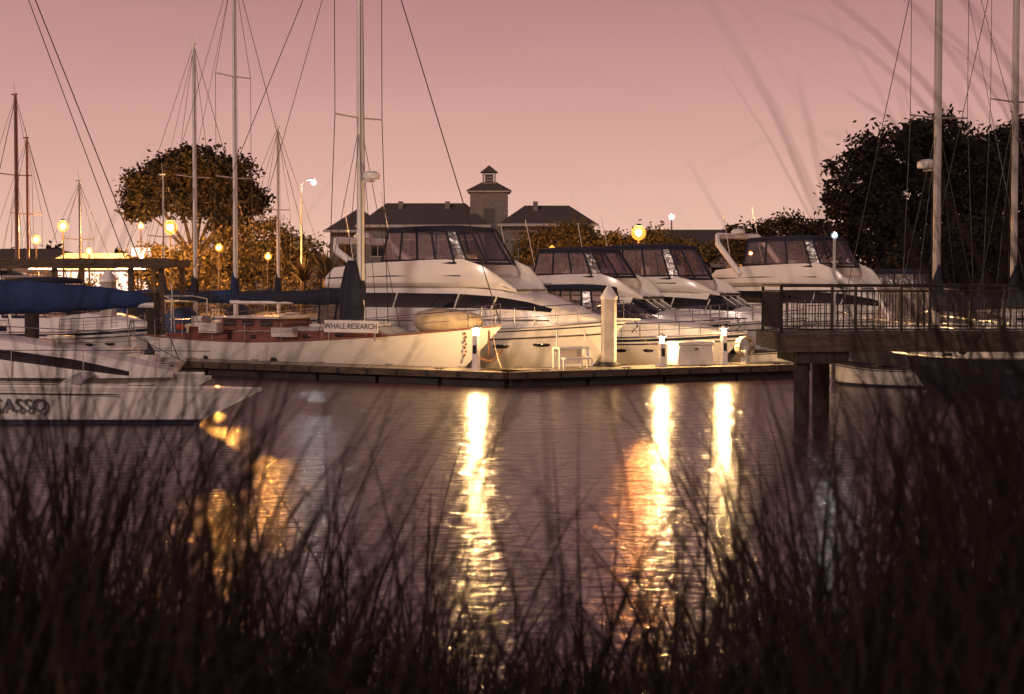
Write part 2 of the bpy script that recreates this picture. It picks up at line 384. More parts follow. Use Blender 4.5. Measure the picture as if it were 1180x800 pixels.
def lumpy(path, rx, rz_, seed, n=10, amp=.12):
    rr=random.Random(seed); rings=[]
    for i,(p,s) in enumerate(path):
        ring=[]
        for j in range(n):
            a=2*math.pi*j/n; q=1+rr.uniform(-amp,amp)
            ring.append(Vector((p[0]+rr.uniform(-.02,.02),p[1]+rx*s*q*math.cos(a),p[2]+rz_*s*q*math.sin(a))))
        rings.append(ring)
    return rings
SEED=[3]
def sailboat(name,x,y,rz,L=10,B=3.2,mt=.6,mh=13,spr=(6.5,),boom=4,cover='navy',hullm='white',cab='white',stripe='boot',rail='teak',zs=.95,zb=1.35,mast='alu',wire='wire',radar=False,mr=.085,sr=.013,sp=1.1,bz=None,srake=.6,dodger=True,furl=False,kb=.25,anti='anti',cs=1.0):
    SEED[0]+=1
    e=root(name,x,y,0,rz)
    h=Hull(L,B,zs,zs*.9,zb,rake=L*.12,sw=.55,p=2.0,kb=kb,tm=.45,srake=srake)
    h.build('hull',e,[anti,'boot',hullm,stripe,rail,'deck'],stripe=.9,boot=.12)
    X=lambda t:-L/2+L*t; b2=B/2; zd=h.zsh(.5)
    S=[]
    for t,w,hh in [(.28,.52,.42),(.30,.54,.45),(.45,.56,.46),(.6,.5,.42),(.70,.40,.34),(.745,.30,.05)]:
        z0=h.zsh(t)-.05; S.append((X(t),[(w*b2,z0),(w*b2*.97,z0+hh*.3),(w*b2*.92,z0+hh*.85),(w*b2*.84,z0+hh),(0,z0+hh+.08)]))
    mb=MB(); half_loft(mb,S,lambda i,j:1 if j>=2 else 0); mb.obj('cabin_trunk',[cab,'deck'],e,sharp=35)
    mp=MB()
    for t in (.35,.43,.51,.6):
        for sd in (1,-1): mp.ball((X(t),sd*(b2*(.53 if t<.55 else .48)),h.zsh(t)+.16),.17,0,12,(1,.12,.42))
    mp.obj('portlights',['glass'],e)
    md=MB()
    md.box((X(.5),0,zd+.5),(.6,.6,.1),0); md.box((X(.67),0,h.zsh(.67)+.42),(.5,.5,.1),0)
    for sd in(1,-1): md.box((X(.17),sd*b2*.52,h.zsh(.17)+.08),(L*.2,.12,.26),1)
    md.box((X(.12),0,h.zsh(.1)+.35),(.18,.18,.7),2)
    md.obj('hatches_and_coamings',['white2',rail if rail=='teak' else 'white','white2'],e,bevel=.02)
    wl=MB(); wl.tube([(X(.13),.38*math.cos(a),h.zsh(.1)+.75+.38*math.sin(a)) for a in [i*math.pi/8 for i in range(17)]],.015,0,5)
    for a in range(5): wl.tube([(X(.13),0,h.zsh(.1)+.75),(X(.13),.38*math.cos(a*1.257),h.zsh(.1)+.75+.38*math.sin(a*1.257))],.008,0,4)
    wl.obj('steering_wheel',['steel'],e)
    if dodger:
        rings=[]
        for dx,hh in ((0,1.05),(.45,1.1),(.9,.8),(1.25,.42)):
            rings.append([Vector((X(.26)+dx,b2*.56*math.cos(a),h.zsh(.27)+hh*(math.sin(a)**.6 if math.sin(a)>0 else 0))) for a in [math.pi*i/10 for i in range(11)]])
        d=MB(); d.loft(rings,0,False,False,True); d.obj('dodger',[cover],e)
    mx=X(mt); mzb=h.zsh(mt)+.3
    mm=MB(); mm.tube([(mx,0,mzb-.3),(mx,0,mh*.6),(mx,0,mh)],mr,0,8,mr*.72)
    W=MB()
    q=h.pt(1,1); bow=Vector((q.x-.05,0,q.z+.08)); stern=Vector((X(.0)+.05,0,h.zsh(0)+.05))
    top=Vector((mx,0,mh))
    W.tube([top,bow],sr*1.2,0,4); W.tube([top,stern],sr,0,4)
    for sd in(1,-1):
        ch=Vector((mx-.1,sd*(h.hb(mt)-.08),h.zsh(mt)))
        pts=[ch]
        for zz in spr:
            mm.tube([(mx,0,zz),(mx-.05,sd*sp,zz+.05)],.028,0,5); pts.append(Vector((mx-.05,sd*sp,zz+.05)))
        pts.append(top-Vector((0,0,.1)))
        for a,b in zip(pts[:-1],pts[1:]): W.tube([a,b],sr,0,4)
        for dx in (-.5,.45): W.tube([Vector((mx+dx,sd*(h.hb(mt)-.1),h.zsh(mt))),Vector((mx,0,spr[0]-.1))],sr*.8,0,4)
        W.tube([(mx+.12,sd*.12,mzb+.2),(mx+.05,sd*.06,mh-.2)],sr*.7,0,4)
    W.tube([Vector((mx-boom+.3,0,(bz or zd+1.35))),top-Vector((0,0,.2))],sr*.8,0,4)
    mm.tube([(mx,0,mh),(mx-.1,0,mh+.6)],.012,0,4); mm.box((mx-.05,0,mh+.05),(.35,.1,.06),0)
    if radar:
        mm.box((mx+.3,0,radar-.1),(.5,.12,.06),0); mm.lathe([(.02,0),(.27,.02),(.29,.1),(.27,.2),(.15,.27),(.02,.28)],(mx+.45,0,radar-.05),1,14)
    bz=bz or zd+1.35
    mm.tube([(mx-.08,0,bz),(mx-boom,0,bz-.05)],.07,0,7)
    mm.obj('mast_and_boom',[mast,'white'],e)
    if furl:
        W2=MB(); a=bow.lerp(top,.04); b=bow.lerp(top,.88); W2.tube([a,a.lerp(b,.3),b],.075,0,7,.03); W2.obj('furled_jib',['white2'],e)
    W.obj('standing_rigging',[wire],e)
    path=[]
    for i in range(15):
        f=i/14; path.append(((mx-.02-f*(boom-.1),0,bz+.16-.06*f),cs*(1.05-.65*f)*(.2 if i in(14,) else 1)))
    path.insert(0,((mx+.14,0,bz+.3),.6))
    c=MB(); c.loft(lumpy(path,.17,.30,SEED[0]),0,True,True,True)
    vr=[]
    for z,s in ((.05,1.0),(.5,.85),(.9,.6),(1.25,.3)):
        vr.append([Vector((mx-.05+s*.24*math.cos(a),s*.2*math.sin(a),bz+z)) for a in [i*math.pi/5 for i in range(10)]])
    c.loft(vr,0,True,True,True)
    c.obj('sail_cover',[cover],e,sharp=60)
    ms=MB(); h.rail(ms,.04,.93,.62,9,r=.012,inset=.07)
    h.rail(ms,.93,1,.7,3,r=.016,inset=.07)
    ms.obj('lifelines',['steel'],e)
    return e,h

HD=rad(-34)
# ------------------------------------------------------------------ boats
hx,hy=math.cos(rad(-32)),math.sin(rad(-32))
wl_,wh=sailboat('sailboat',-.32-7.05*hx,50.05-7.05*hy,rad(-32),L=14.1,B=3.8,mt=.615,mh=16.5,spr=(8.3,12.6),boom=5.6,cover='navy',hullm='white',cab='teak',stripe='white',rail='teak',zs=1.12,zb=1.62,mast='mastwhite',wire='wiredark',radar=6.35,mr=.13,sr=.016,sp=1.25,bz=2.35,srake=1.0,kb=.3,anti='antired',dodger=False)
e=wl_
mb=MB(); path=[((3.9+f*2.4,0.0,1.75),s) for f,s in ((0,.15),(.06,.8),(.15,1.0),(.25,1.05),(.38,1.12),(.5,1),(.62,1.02),(.75,.9),(.93,.6),(1,.1))]
mb.loft(lumpy(path,.62,.38,9,n=16,amp=.07),0,True,True,True); mb.obj('dinghy_cover',['tan'],e,sharp=60)
mb=MB(); mb.box((2.6,-1.80,1.60),(2.1,.03,.38),0); mb.box((1.7,-1.77,1.45),(.04,.03,.6),1);mb.box((3.5,-1.77,1.45),(.04,.03,.6),1)
mb.obj('name_board',['white','steel'],e)
text('name_board_lettering','WHALE RESEARCH',.245,(2.6,-1.822,1.6),(rad(90),0,0),'black',e)
mb=MB()
rings=[]
rr=random.Random(4)
for z,s in ((1.5,.3),(1.7,.55),(2.2,.62),(2.7,.58),(3.1,.50),(3.45,.38),(3.7,.2)):
    rings.append([Vector((1.35+s*.75*math.cos(a)*(1+rr.uniform(-.1,.1)),-.12+s*.55*math.sin(a)*(1+rr.uniform(-.1,.1)),z)) for a in [i*math.pi/6 for i in range(12)]])
mb.loft(rings,0,True,True,True); mb.obj('mainsail_bag',['navy'],e,sharp=70)
mb=MB(); mb.box((-2.4,0,1.58),(2.6,1.9,.40),0,top=.92); mb.box((-2.4,0,1.81),(2.8,2.05,.07),1); mb.box((-4.6,0,1.33),(1.2,1.6,.28),0)
for xx in (-3.2,-2.4,-1.6): mb.box((xx,-.955,1.62),(.5,.02,.18),2)
mb.obj('doghouse',['teak','white2','glass'],e,bevel=.03)
mb=MB()
mb.tube([(6.7,-.2,1.5),(6.72,-.22,.75)],.03,0,5)
mb.tube([(6.35,-.45,.95),(6.5,-.32,.62),(6.72,-.22,.55),(6.95,-.15,.62),(7.1,-.1,.9)],.045,0,6)
for i in range(7): mb.ball((6.15+.04*(i%2),-.70,.75+i*.11),.045,0,6)
mb.obj('anchor_and_chain',['rust'],e)
mb=MB(); qq=wh.pt(.45,.45,-1,.0); mb.ball(qq,.15,0,12,(1,.2,.7)); 
qq=wh.pt(.22,.45,-1,.0); mb.ball(qq,.12,0,12,(1,.2,.7)); mb.obj('hull_ports',['black'],e)
mb=MB()
for xx,yy in ((-5.2,-1.2),(2.9,-1.2)):
    mb.ball((xx,yy,1.45),.16,0,8,(1,1,.8))
mb.box((-5.8,.5,1.6),(.5,.5,.4),1); mb.box((-3.9,-1.1,1.45),(.8,.35,.35),1); mb.box((-.6,-1.2,1.35),(.9,.3,.3),1)
mb.tube([(-6.6,.0,1.2),(-6.75,0,2.9)],.02,1,5)
mb.tube([(-5.9,-.9,1.3),(-5.9,-.9,2.4),(-6.4,-.7,2.5),(-6.4,.7,2.5),(-5.9,.9,2.4),(-5.9,.9,1.3)],.025,1,5)
mb.obj('deck_gear',['red','white2'],e,bevel=.03)

n_=(math.sin(-HD),math.cos(HD)); h_=(math.cos(HD),math.sin(HD))
def slip(k,s,L,bow=(3.71,52.6)):
    bx=bow[0]+k*n_[0]+s*h_[0]; by=bow[1]+k*n_[1]+s*h_[1]
    return bx-L/2*h_[0], by-L/2*h_[1]
x,y=slip(0,0,11.8); motor_yacht('motor_yacht',x,y,HD,11.8,4.2,1.0,arch=.5,e0=.25)
x,y=slip(4.4,2.2,9.2); express_cruiser('cabin_cruiser',x,y,HD,9.2,3.1)
x,y=slip(8.7,-.6,10.4); motor_yacht('motor_yacht',x,y,HD,10.4,3.7,.88,vin='vinyl',e0=.25,ws=True,ports='round',hstripe='navy')
x,y=slip(13.3,.6,11.0); motor_yacht('motor_yacht',x,y,rad(-37),11.0,3.8,.92,vin='vinyl',e0=.2,fbh=.7,ws=True,fender=False)
motor_yacht('motor_yacht',13.2,67.5,rad(-46),11.2,4.0,1.0,arch=1,vin='vinyl',e0=.2,ports='round')
express_cruiser('cabin_cruiser',20.0,74,rad(-30),9.5,3.3,1.25)
express_cruiser('cabin_cruiser',17.5,61,rad(-38),8.0,2.9,.95,canv='tan')
sailboat('sailboat',-11.8,66.5,rad(-30),L=10.5,B=3.2,mt=.56,mh=15.8,spr=(7.2,11.3),boom=4,cover='blue',rail='steel',mast='mastwhite',mr=.10)
sailboat('sailboat',-14.6,72.2,rad(-30),L=10,B=3.1,mt=.57,mh=13.4,spr=(7.6,),boom=3.8,cover='navy',rail='steel',mast='mastwhite',mr=.10,hullm='navy')
sailboat('sailboat',-12.3,82,rad(-28),L=9,B=2.9,mt=.57,mh=10.7,spr=(6.6,),boom=3.4,cover='navy',rail='steel',mast='mastwhite',mr=.09)
sailboat('sailboat',-24.8,80,rad(-28),L=9,B=2.9,mt=.57,mh=12.1,spr=(8.2,),boom=3.4,cover='blue',rail='steel',mast='teak',mr=.11)
sailboat('sailboat',-26.3,87,rad(-28),L=8,B=2.7,mt=.57,mh=10.6,spr=(6.6,),boom=3,cover='navy',rail='steel',mast='teak',mr=.08)
sailboat('sailboat',-23.0,85,rad(-28),L=8,B=2.7,mt=.57,mh=8.2,spr=(5.2,),boom=3,cover='blue',rail='steel',mast='alu',mr=.07)
sailboat('sailboat',-17.6,80,rad(-28),L=8.5,B=2.8,mt=.57,mh=8.2,spr=(5.2,),boom=3,cover='blue',rail='steel',mast='mastwhite',mr=.06)
express_cruiser('cabin_cruiser',-15.9,60.9,rad(-30),7.5,2.8,1.1,lit=True)
express_cruiser('cabin_cruiser',-19.2,64.5,rad(-30),8.0,2.9,1.2,canv='blue',side='navy',lit=True)
express_cruiser('cabin_cruiser',-20.5,70.5,rad(-30),8.0,2.9,1.25,canv='tan',lit=True)
sailboat('sailboat',-13.3,41.5,rad(182),L=9.6,B=3.0,mt=.53,mh=14,spr=(7.0,10.4),boom=4.4,cover='blue',rail='steel',mast='mastwhite',mr=.09,bz=2.45,sr=.014,dodger=False,cs=1.65)
sailboat('sailboat',12.75,47.5,rad(118),L=10,B=3.2,mt=.55,mh=15.5,spr=(7.8,11.5),boom=4,cover='navy',rail='steel',mast='alu',mr=.12,radar=6.4,dodger=False,hullm='navy')
sailboat('sailboat',15.95,50.5,rad(118),L=10,B=3.2,mt=.55,mh=16,spr=(8.6,12.0),boom=4,cover='navy',rail='steel',mast='alu',mr=.11,dodger=False)

# trimaran, near left
e=root('trimaran',-10.75,36.0,0,rad(-3))
def slim(name,yoff,L,B,z0,z1,xo,rake):
    h=Hull(L,B,z0,z0*.98,z1,rake=rake,sw=.5,p=1.8,kb=.55,tm=.45)
    o=h.build(name,e,['anti','boot','white','white2','white','deck'],stripe=.9,boot=.14); o.location=(xo,yoff,0); return h
slim('float',-1.6,10.4,.8,.80,.72,.38,1.45); slim('float_far',2.6,9.4,.8,.80,.72,-1.2,1.2); slim('main_hull',.5,10.5,1.9,.95,.92,-1.4,1.0)
mb=MB(); S=[]
for x_,w,z in ((-4,.8,1.7),(-2.0,.95,1.78),(0,.95,1.72),(1.6,.85,1.5),(2.8,.6,1.22),(3.7,.3,1.0)):
    S.append((x_,[(w,.88),(w*.97,max(z-.42,.92)),(w*.9,max(z-.2,.96)),(w*.8,z),(0,z+.08)]))
half_loft(mb,S,lambda i,j:1 if (j==1 and i in(1,2,3)) else 0); o=mb.obj('cabin',['white','glass'],e,sharp=30); o.location=(-.5,.5,0)
mb=MB()
for xx in (-3.4,1.4):
    mb.loft([[Vector((xx+.22*math.cos(a),yy,zz+.08*math.sin(a))) for a in [i*math.pi/5 for i in range(10)]] for yy,zz in ((-1.6,.78),(-.8,.92),(.5,1.0),(1.8,.92),(2.6,.78))],0,True,True,True)
mb.obj('crossbeams',['white'],e,sharp=50)
mb=MB()
for i in range(9):
    xx=-3.1+i*.5; mb.tube([(xx,-1.3,.80),(xx,-.5,.9)],.008,0,4)
for j in range(4): mb.tube([(-3.1,-1.3+j*.25,.80+j*.03),(1.1,-1.3+j*.25,.80+j*.03)],.008,0,4)
mb.tube([(3.4,.5,1.2),(2.0,.9,1.85),(-3.6,1.2,2.1)],.012,1,4)
for xx in (-3.4,-1.8,-.2,1.4,3.0): mb.tube([(xx,-.45,.9),(xx,-.45,1.5)],.014,1,5)
mb.tube([(-3.4,-.45,1.5),(3.0,-.45,1.5),(4.0,.4,1.45)],.008,1,4)
mb.tube([(-4.5,-2.005,.66),(0,-2.012,.66),(2.6,-1.96,.64)],.012,0,4)
mb.obj('netting_and_lifelines',['black','steel'],e)
text('hull_lettering','PICASSO',.40,(.35,-2.02,.40),(rad(82),0,0),'boot',e,ext=.02)
mb=MB(); mb.box((-1.4,.5,1.92),(.7,.6,.1),0); mb.box((.6,.45,1.76),(.5,.5,.08),0); mb.lathe([(.09,0),(.09,.25),(.14,.3),(.02,.34)],(-2.6,-.1,1.7),0,8); mb.box((2.0,.5,1.5),(.4,.4,.06),0); mb.box((3.0,-1.6,.84),(.5,.3,.05),0)
mb.obj('deck_hatches',['white2'],e,bevel=.02)

def skiff(x,y,rz,L=3.6,m='white2'):
    e=root('rowing_skiff',x,y,0,rz)
    h=Hull(L,1.5,.5,.5,.72,rake=.5,sw=.8,p=2.2,kb=.4)
    h.build('hull',e,['anti','boot',m,'navy','black','navy'],boot=.15)
    mb=MB(); mb.box((-L/2-.15,0,.75),(.32,.3,.5),0,top=.8); mb.box((-L/2-.15,0,.25),(.14,.1,.8),0); mb.obj('outboard_motor',['black'],e,bevel=.05)
    mb=MB(); mb.box((0,0,.58),(.25,1.2,.05),0); mb.box((-.9,0,.58),(.25,1.2,.05),0); mb.obj('thwarts',['dockw'],e)
skiff(10.6,46.8,rad(150)); skiff(12.6,44.2,rad(170),3.4,'navy'); skiff(8.9,56.5,rad(-60),4)

# ------------------------------------------------------------------ docks
def strip_dock(name,a,b,w,side,top=.42):
    a=Vector(a);b=Vector(b); d=(b-a); L=d.length; ang=math.atan2(d.y,d.x)
    e=root(name,a.x,a.y,0,ang)
    s=side
    mb=MB(); k=int(L/2.4)+1; st=L/k
    for i in range(k): mb.box(((i+.5)*st,s*w/2,top-.06),(st-.03,w-.12,.12),0)
    mb.obj('deck_slabs',['dockc'],e,bevel=.015)
    mb=MB()
    for yy in (0.02,s*w-.02*s): mb.box((L/2,yy,top-.09),(L+.04,.10,.2),0)
    mb.box((-.02,s*w/2,top-.09),(.1,w-.12,.2),0); mb.box((L+.02,s*w/2,top-.09),(.1,w-.12,.2),0)
    i=0.5
    while i<L:
        mb.box((i,-.045*s,top-.09),(.10,.03,.16),1); i+=1.1
    mb.obj('walers',['dockw','float'],e,bevel=.01)
    mb=MB()
    k=int(L/2.2); st=L/k
    for i in range(k): mb.box(((i+.5)*st,s*w/2,.02),(st-.12,w-.25,.40),0)
    mb.obj('floats',['float'],e,bevel=.03)
    mb=MB(); i=1.2
    while i<L:
        for yy in (.16*s,(w-.16)*s):
            mb.box((i,yy,top+.05),(.3,.05,.03),0); mb.box((i-.06,yy,top+.02),(.03,.05,.06),0); mb.box((i+.06,yy,top+.02),(.03,.05,.06),0)
        i+=2.7
    mb.obj('cleats',['steel'],e)
    return e
strip_dock('floating_dock',(-21.5,59.4,0),(-.25,46.0,0),1.5,1)
strip_dock('floating_dock',(-.05,46.05,0),(9.3,50.7,0),2.0,1)
strip_dock('floating_dock',(-26,56.0,0),(-15.3,61.4,0),1.4,1,top=.40)

def piling(x,y,h,r=.27,mt='pile',cap=True):
    e=root('dock_piling',x,y)
    mb=MB(); c=r*.35
    oct=[(r,-r+c),(r,r-c),(r-c,r),(-r+c,r),(-r,r-c),(-r,-r+c),(-r+c,-r),(r-c,-r)]
    mb.loft([[Vector((a,b,z)) for a,b in oct] for z in (-2,h)],0,True,True,False); mb.obj('shaft',[mt],e,bevel=.01)
    if cap:
        mb=MB(); mb.loft([[Vector((a*s,b*s,h+z)) for a,b in oct] for z,s in ((.003,1.12),(.1,1.12),(.14,1.0),(.5,.04))],0,True,True,False); mb.obj('cone_cap',['white'],e)
    mb=MB(); mb.lathe([(r+.1,.32),(r+.13,.36),(r+.13,.52),(r+.1,.56)],(0,0,0),0,12); mb.obj('guide_collar',['black'],e)
piling(2.95,49.5,2.45,.23); piling(-14.9,60.0,3.0,.26); piling(-12.9,58.5,2.6,.22,'pilew',False); piling(-17,57.5,2.2,.22,'pilew',False)
piling(-22,63,3.1,.22); piling(5.7,66,2.8,.22)

def pedestal(x,y,rz,h=1.0,r=.075):
    e=root('dock_power_pedestal',x,y,.42,rz)
    mb=MB(); mb.box((0,0,h/2-.04),(.2,.17,h-.08),0,top=.85); mb.box((0,-.09,h*.55),(.12,.02,.25),1); mb.box((0,0,.03),(.3,.26,.06),0)
    mb.obj('cabinet',['white','black'],e,bevel=.02)
    mb=MB(); mb.lathe([(.02,0),(r,.01),(r,.13),(r*.8,.17),(.02,.18)],(0,0,h-.07),0,12); mb.obj('lamp_lens',['warm'],e)
    mb=MB(); mb.lathe([(.14,0),(.16,.02),(.05,.09),(.01,.1)],(0,0,h+.115),0,12); mb.obj('lamp_cap',['white'],e)
pedestal(-1.05,47.45,rad(-32),1.1); pedestal(4.55,49.3,rad(27),.80,.06); pedestal(6.6,50.6,rad(27),1.0,.06)
def dock_box(x,y,rz,L=1.2,h=.62):
    e=root('dock_box',x,y,.42,rz)
    mb=MB(); mb.box((0,0,h/2-.04),(L,.6,h-.1),0,top=.96); mb.obj('bin',['white'],e,bevel=.04)
    mb=MB(); mb.box((0,0,h-.02),(L+.06,.66,.12),0,top=.94); mb.obj('lid',['white'],e,bevel=.03)
    mb=MB(); mb.box((0,-.32,h*.72),(.1,.03,.1),0); mb.obj('latch',['steel'],e)
dock_box(5.5,50.0,rad(27),1.35,.72)
e=root('boarding_steps',1.75,48.2,.42,rad(25))
mb=MB(); mb.box((0,0,.62),(1.0,.5,.06),0); mb.box((0,-.35,.32),(.9,.3,.05),0)
for sx in(-.46,.46):
    for sy in (-.2,.2): mb.box((sx,sy,.3),(.07,.07,.58),0)
    mb.box((sx,-.46,.15),(.05,.05,.3),0); mb.box((sx,0,.9),(.04,.04,.5),0)
mb.box((0,.2,.35),(.9,.03,.45),0)
mb.obj('frame',['white'],e,bevel=.01)
e=root('hose_reel',7.3,51.0,.42,rad(27))
mb=MB()
for i in range(5): mb.tube([(.3*math.cos(a),-.12+i*.05,.55+.3*math.sin(a)) for a in [k*math.pi/8 for k in range(17)]],.03,0,5)
mb.box((0,0,.28),(.08,.3,.56),1); mb.obj('coil_and_stand',['tan','white2'],e)
e=root('mooring_lines',0,0,0)
mb=MB()
for a,b in (((-.6,50.0,1.4),(-.3,47.0,.5)),((3.5,52.4,1.5),(2.2,48.2,.5)),((3.9,52.6,1.5),(5.2,49.9,.5)),((7.9,54.7,1.1),(7.4,51.4,.5)),((-8,52.9,1.1),(-7.8,51.6,.5))):
    a=Vector(a);b=Vector(b); mb.tube([a.lerp(b,i/6)-Vector((0,0,.12*math.sin(math.pi*i/6))) for i in range(7)],.012,0,5)
mb.obj('ropes',['tan'],e)

# ------------------------------------------------------------------ pier with railing (right)
e=root('pier',0,0,0)
mb=MB()
x0,x1,y0,y1=5.62,26,34.1,36.8
xx=x0
while xx<x1: mb.box((xx+.07,(y0+y1)/2,1.87),(.135,y1-y0,.06),0); xx+=.15
mb.obj('deck_boards',['dockw'],e)
mb=MB()
for yy in (y0+.08,(y0+y1)/2,y1-.08): mb.box(((x0+x1)/2,yy,1.68),(x1-x0-.02,.14,.31),0)
mb.box((x0-.05,(y0+y1)/2,1.74),(.08,y1-y0,.34),0)
mb.obj('beams',['dockw'],e)
mb=MB()
for xx in (6.15,12.2,18):
    for yy,r in ((y0+.35,.17),(y1-.4,.2)):
        mb.lathe([(r,-2),(r*.97,0),(r,1.52)],(xx+(.0 if yy<35 else .78),yy,0),0,12)
    mb.box((xx+.4,(y0+y1)/2,1.40),(1.1,y1-y0-.2,.24),0)
mb.obj('piles',['pilew'],e)
mb=MB()
def rail_run(a,b):
    a=Vector(a);b=Vector(b);L=(b-a).length; n=max(1,int(L/1.5))
    for i in range(n+1):
        p=a.lerp(b,i/n); mb.tube([p,p+Vector((0,0,1.02))],.035,0,6)
    for z,r in ((1.02,.038),(.9,.018),(.1,.018)): mb.tube([a+Vector((0,0,z)),b+Vector((0,0,z))],r,0,6)
    k=int(L/.13)
    for i in range(1,k):
        p=a.lerp(b,i/k); mb.tube([p+Vector((0,0,.1)),p+Vector((0,0,.9))],.011,0,4)
rail_run((x0+.05,y0+.1,1.9),(x1,y0+.1,1.9)); rail_run((x0+.05,y1-.1,1.9),(x1,y1-.1,1.9)); rail_run((x0+.05,y0+.1,1.9),(x0+.05,y1-.1,1.9))
mb.obj('railing',['rail'],e)
def lamp_post(x,y,z0,h,r,m='sodium',arm=0,pole='alu',pr=.06):
    e=root('street_lamp',x,y,z0)
    mb=MB(); mb.tube([(0,0,0),(0,0,h*.5),(0,0,h)],pr,0,8,pr*.7); mb.lathe([(pr*2.2,0),(pr*2.0,.1),(pr,.25)],(0,0,0),0,10)
    hx=0
    if arm: mb.tube([(0,0,h),(arm*.4,0,h+.25),(arm,0,h+.25)],pr*.5,0,6); hx=arm
    zc=h+(.10 if arm else r*1.0)
    mb.lathe([(r*.6,0),(r*.4,r*.25),(.02,r*.3)],(hx,0,zc+r*1.12),0,12)
    mb.obj('pole',[pole],e)
    mb=MB(); mb.ball((hx,0,zc),r*.45,0,12); mb.obj('bulb',[m],e)
    mb=MB(); mb.ball((hx,0,zc),r*1.15,0,16); mb.obj('halo_shell',['globe' if m=='sodium' else 'haloc'],e)  # shell added round the bulb to imitate its halo
lamp_post(7.45,37.6,.4,3.6,.07,'cool',pole='white',pr=.05)
for x,y,z,r,m in ((-18.9,90,6.0,.36,'sodium'),(-25.1,91,6.1,.28,'sodium'),(7.0,90,5.7,.36,'sodium'),(10.1,103,7.1,.18,'cool'),
                  (-21.9,96,6.3,.18,'sodium'),(-27.2,93,5.4,.24,'sodium'),(2.4,97,4.9,.2,'sodium'),(-13.5,90,4.4,.18,'sodium'),(-16.3,90.5,4.9,.2,'sodium'),(-23.4,90,4.7,.18,'sodium'),(-20.4,89.5,4.4,.18,'sodium'),(13.5,92,4.6,.12,'sodium')):
    lamp_post(x,y,1.2,z-1.2-r,r,m,arm=0,pole='rail')
lamp_post(-11.9,92,1.2,7.3,.16,'cool',arm=.7,pole='alu')

# ------------------------------------------------------------------ water, ground
me=MB(); me.add([(-900,-40,0),(900,-40,0),(900,1200,0),(-900,1200,0)],[(0,1,2,3)])
w=bpy.data.materials.new('harbour_water'); w.use_nodes=True; nt=w.node_tree; N=nt.nodes; Lk=nt.links
p=N['Principled BSDF']; p.inputs['Base Color'].default_value=(.065,.030,.047,1); p.inputs['IOR'].default_value=1.38
tc=N.new('ShaderNodeTexCoord'); mp=N.new('ShaderNodeMapping'); mp.inputs['Scale'].default_value=(1.0,1.25,1)
n1=N.new('ShaderNodeTexNoise'); n1.inputs['Scale'].default_value=2.2; n1.inputs['Detail'].default_value=4; n1.inputs['Distortion'].default_value=.8
n2=N.new('ShaderNodeTexNoise'); n2.inputs['Scale'].default_value=.12; n2.inputs['Detail'].default_value=2
Lk.new(tc.outputs['Object'],mp.inputs[0]); Lk.new(mp.outputs[0],n1.inputs['Vector']); Lk.new(tc.outputs['Object'],n2.inputs['Vector'])
bp=N.new('ShaderNodeBump'); bp.inputs['Strength'].default_value=.5; bp.inputs['Distance'].default_value=.08
Lk.new(n1.outputs['Fac'],bp.inputs['Height']); Lk.new(bp.outputs['Normal'],p.inputs['Normal'])
mr=N.new('ShaderNodeMapRange'); mr.inputs['To Min'].default_value=.14; mr.inputs['To Max'].default_value=.26
Lk.new(n2.outputs['Fac'],mr.inputs['Value']); Lk.new(mr.outputs[0],p.inputs['Roughness'])
M['water']=w; me.obj('water',['water'])
mb=MB()
prof=[(86,-2),(87.5,.9),(88,1.2),(1200,1.2)]
rings=[[Vector((x,y+1.5*math.sin(x*.05),z)) for y,z in prof] for x in (-900,-300,-120)+tuple(range(-100,101,5))+(120,300,900)]
mb.loft(rings,0,False,False,True,lambda i,j:1 if j<2 else 0); mb.obj('ground',['asph','rock'])
def bankz(x,y):
    z=1.5-1.75*max(0,min(1,(y-1)/10))**1.4
    return z+.05*math.sin(x*1.7+y)+.04*math.sin(x*3.1-y*2.3)+.15*max(0,min(1,(x-1)/3))
mb=MB(); rings=[]
for i in range(121):
    xx=-30+.5*i; rings.append([Vector((xx,yy,bankz(xx,yy) if yy<11.5 else -.8)) for yy in [-12,-6,-2,0,1,2,3,4,5,6,7,8,9,10,11,12.5]])
mb.loft(rings,0,False,False,True); mb.obj('bank',['soil'])

# ------------------------------------------------------------------ background buildings
def hip(mb,cx,cy,L,W,z0,z1,m,ov=.5,rl=None):
    a=L/2+ov;b=W/2+ov; r=max(.01,(L/2-W/2)) if rl is None else rl
    vs=[(cx-a,cy-b,z0),(cx+a,cy-b,z0),(cx+a,cy+b,z0),(cx-a,cy+b,z0),(cx-r,cy,z1),(cx+r,cy,z1)]
    mb.add(vs,[(0,1,5,4),(1,2,5),(2,3,4,5),(3,0,4),(3,2,1,0)],m)
e=root('clubhouse_building',0,140,1.2)
mb=MB(); rf=MB(); tr=MB(); gl=MB()
def block(cx,cy,L,W,zt,zr,rl=None):
    mb.box((cx,cy,zt/2),(L,W,zt),0); hip(rf,cx,cy,L,W,zt+.003,zr,0,rl=rl)
    tr.box((cx,cy-W/2-.52,zt-.06),(L+1.1,.08,.22),0)
    k=int(L/2.2)
    for f in range(2):
        for i in range(k):
            x_=cx-L/2+(i+.5)*L/k; z=1.6+f*3.0
            if z+1.1<zt:
                gl.box((x_,cy-W/2-.02,z),(1.0,.06,1.3),0)
                tr.box((x_,cy-W/2-.05,z+.71),(1.2,.08,.10),0); tr.box((x_,cy-W/2-.05,z-.71),(1.2,.12,.10),0); tr.box((x_,cy-W/2-.05,z),(.06,.05,1.28),0)
block(-7.4,0,10.2,8,6.5,8.55,3.4); block(3.0,0,7.4,7.5,6.6,8.35,1.9); block(-13.4,3,4.5,6,6.2,8.3)
mb.box((-1.95,-.6,4.9),(3.2,3.2,9.0),0); tr.box((-1.95,-.6,9.45),(3.6,3.6,.14),0)
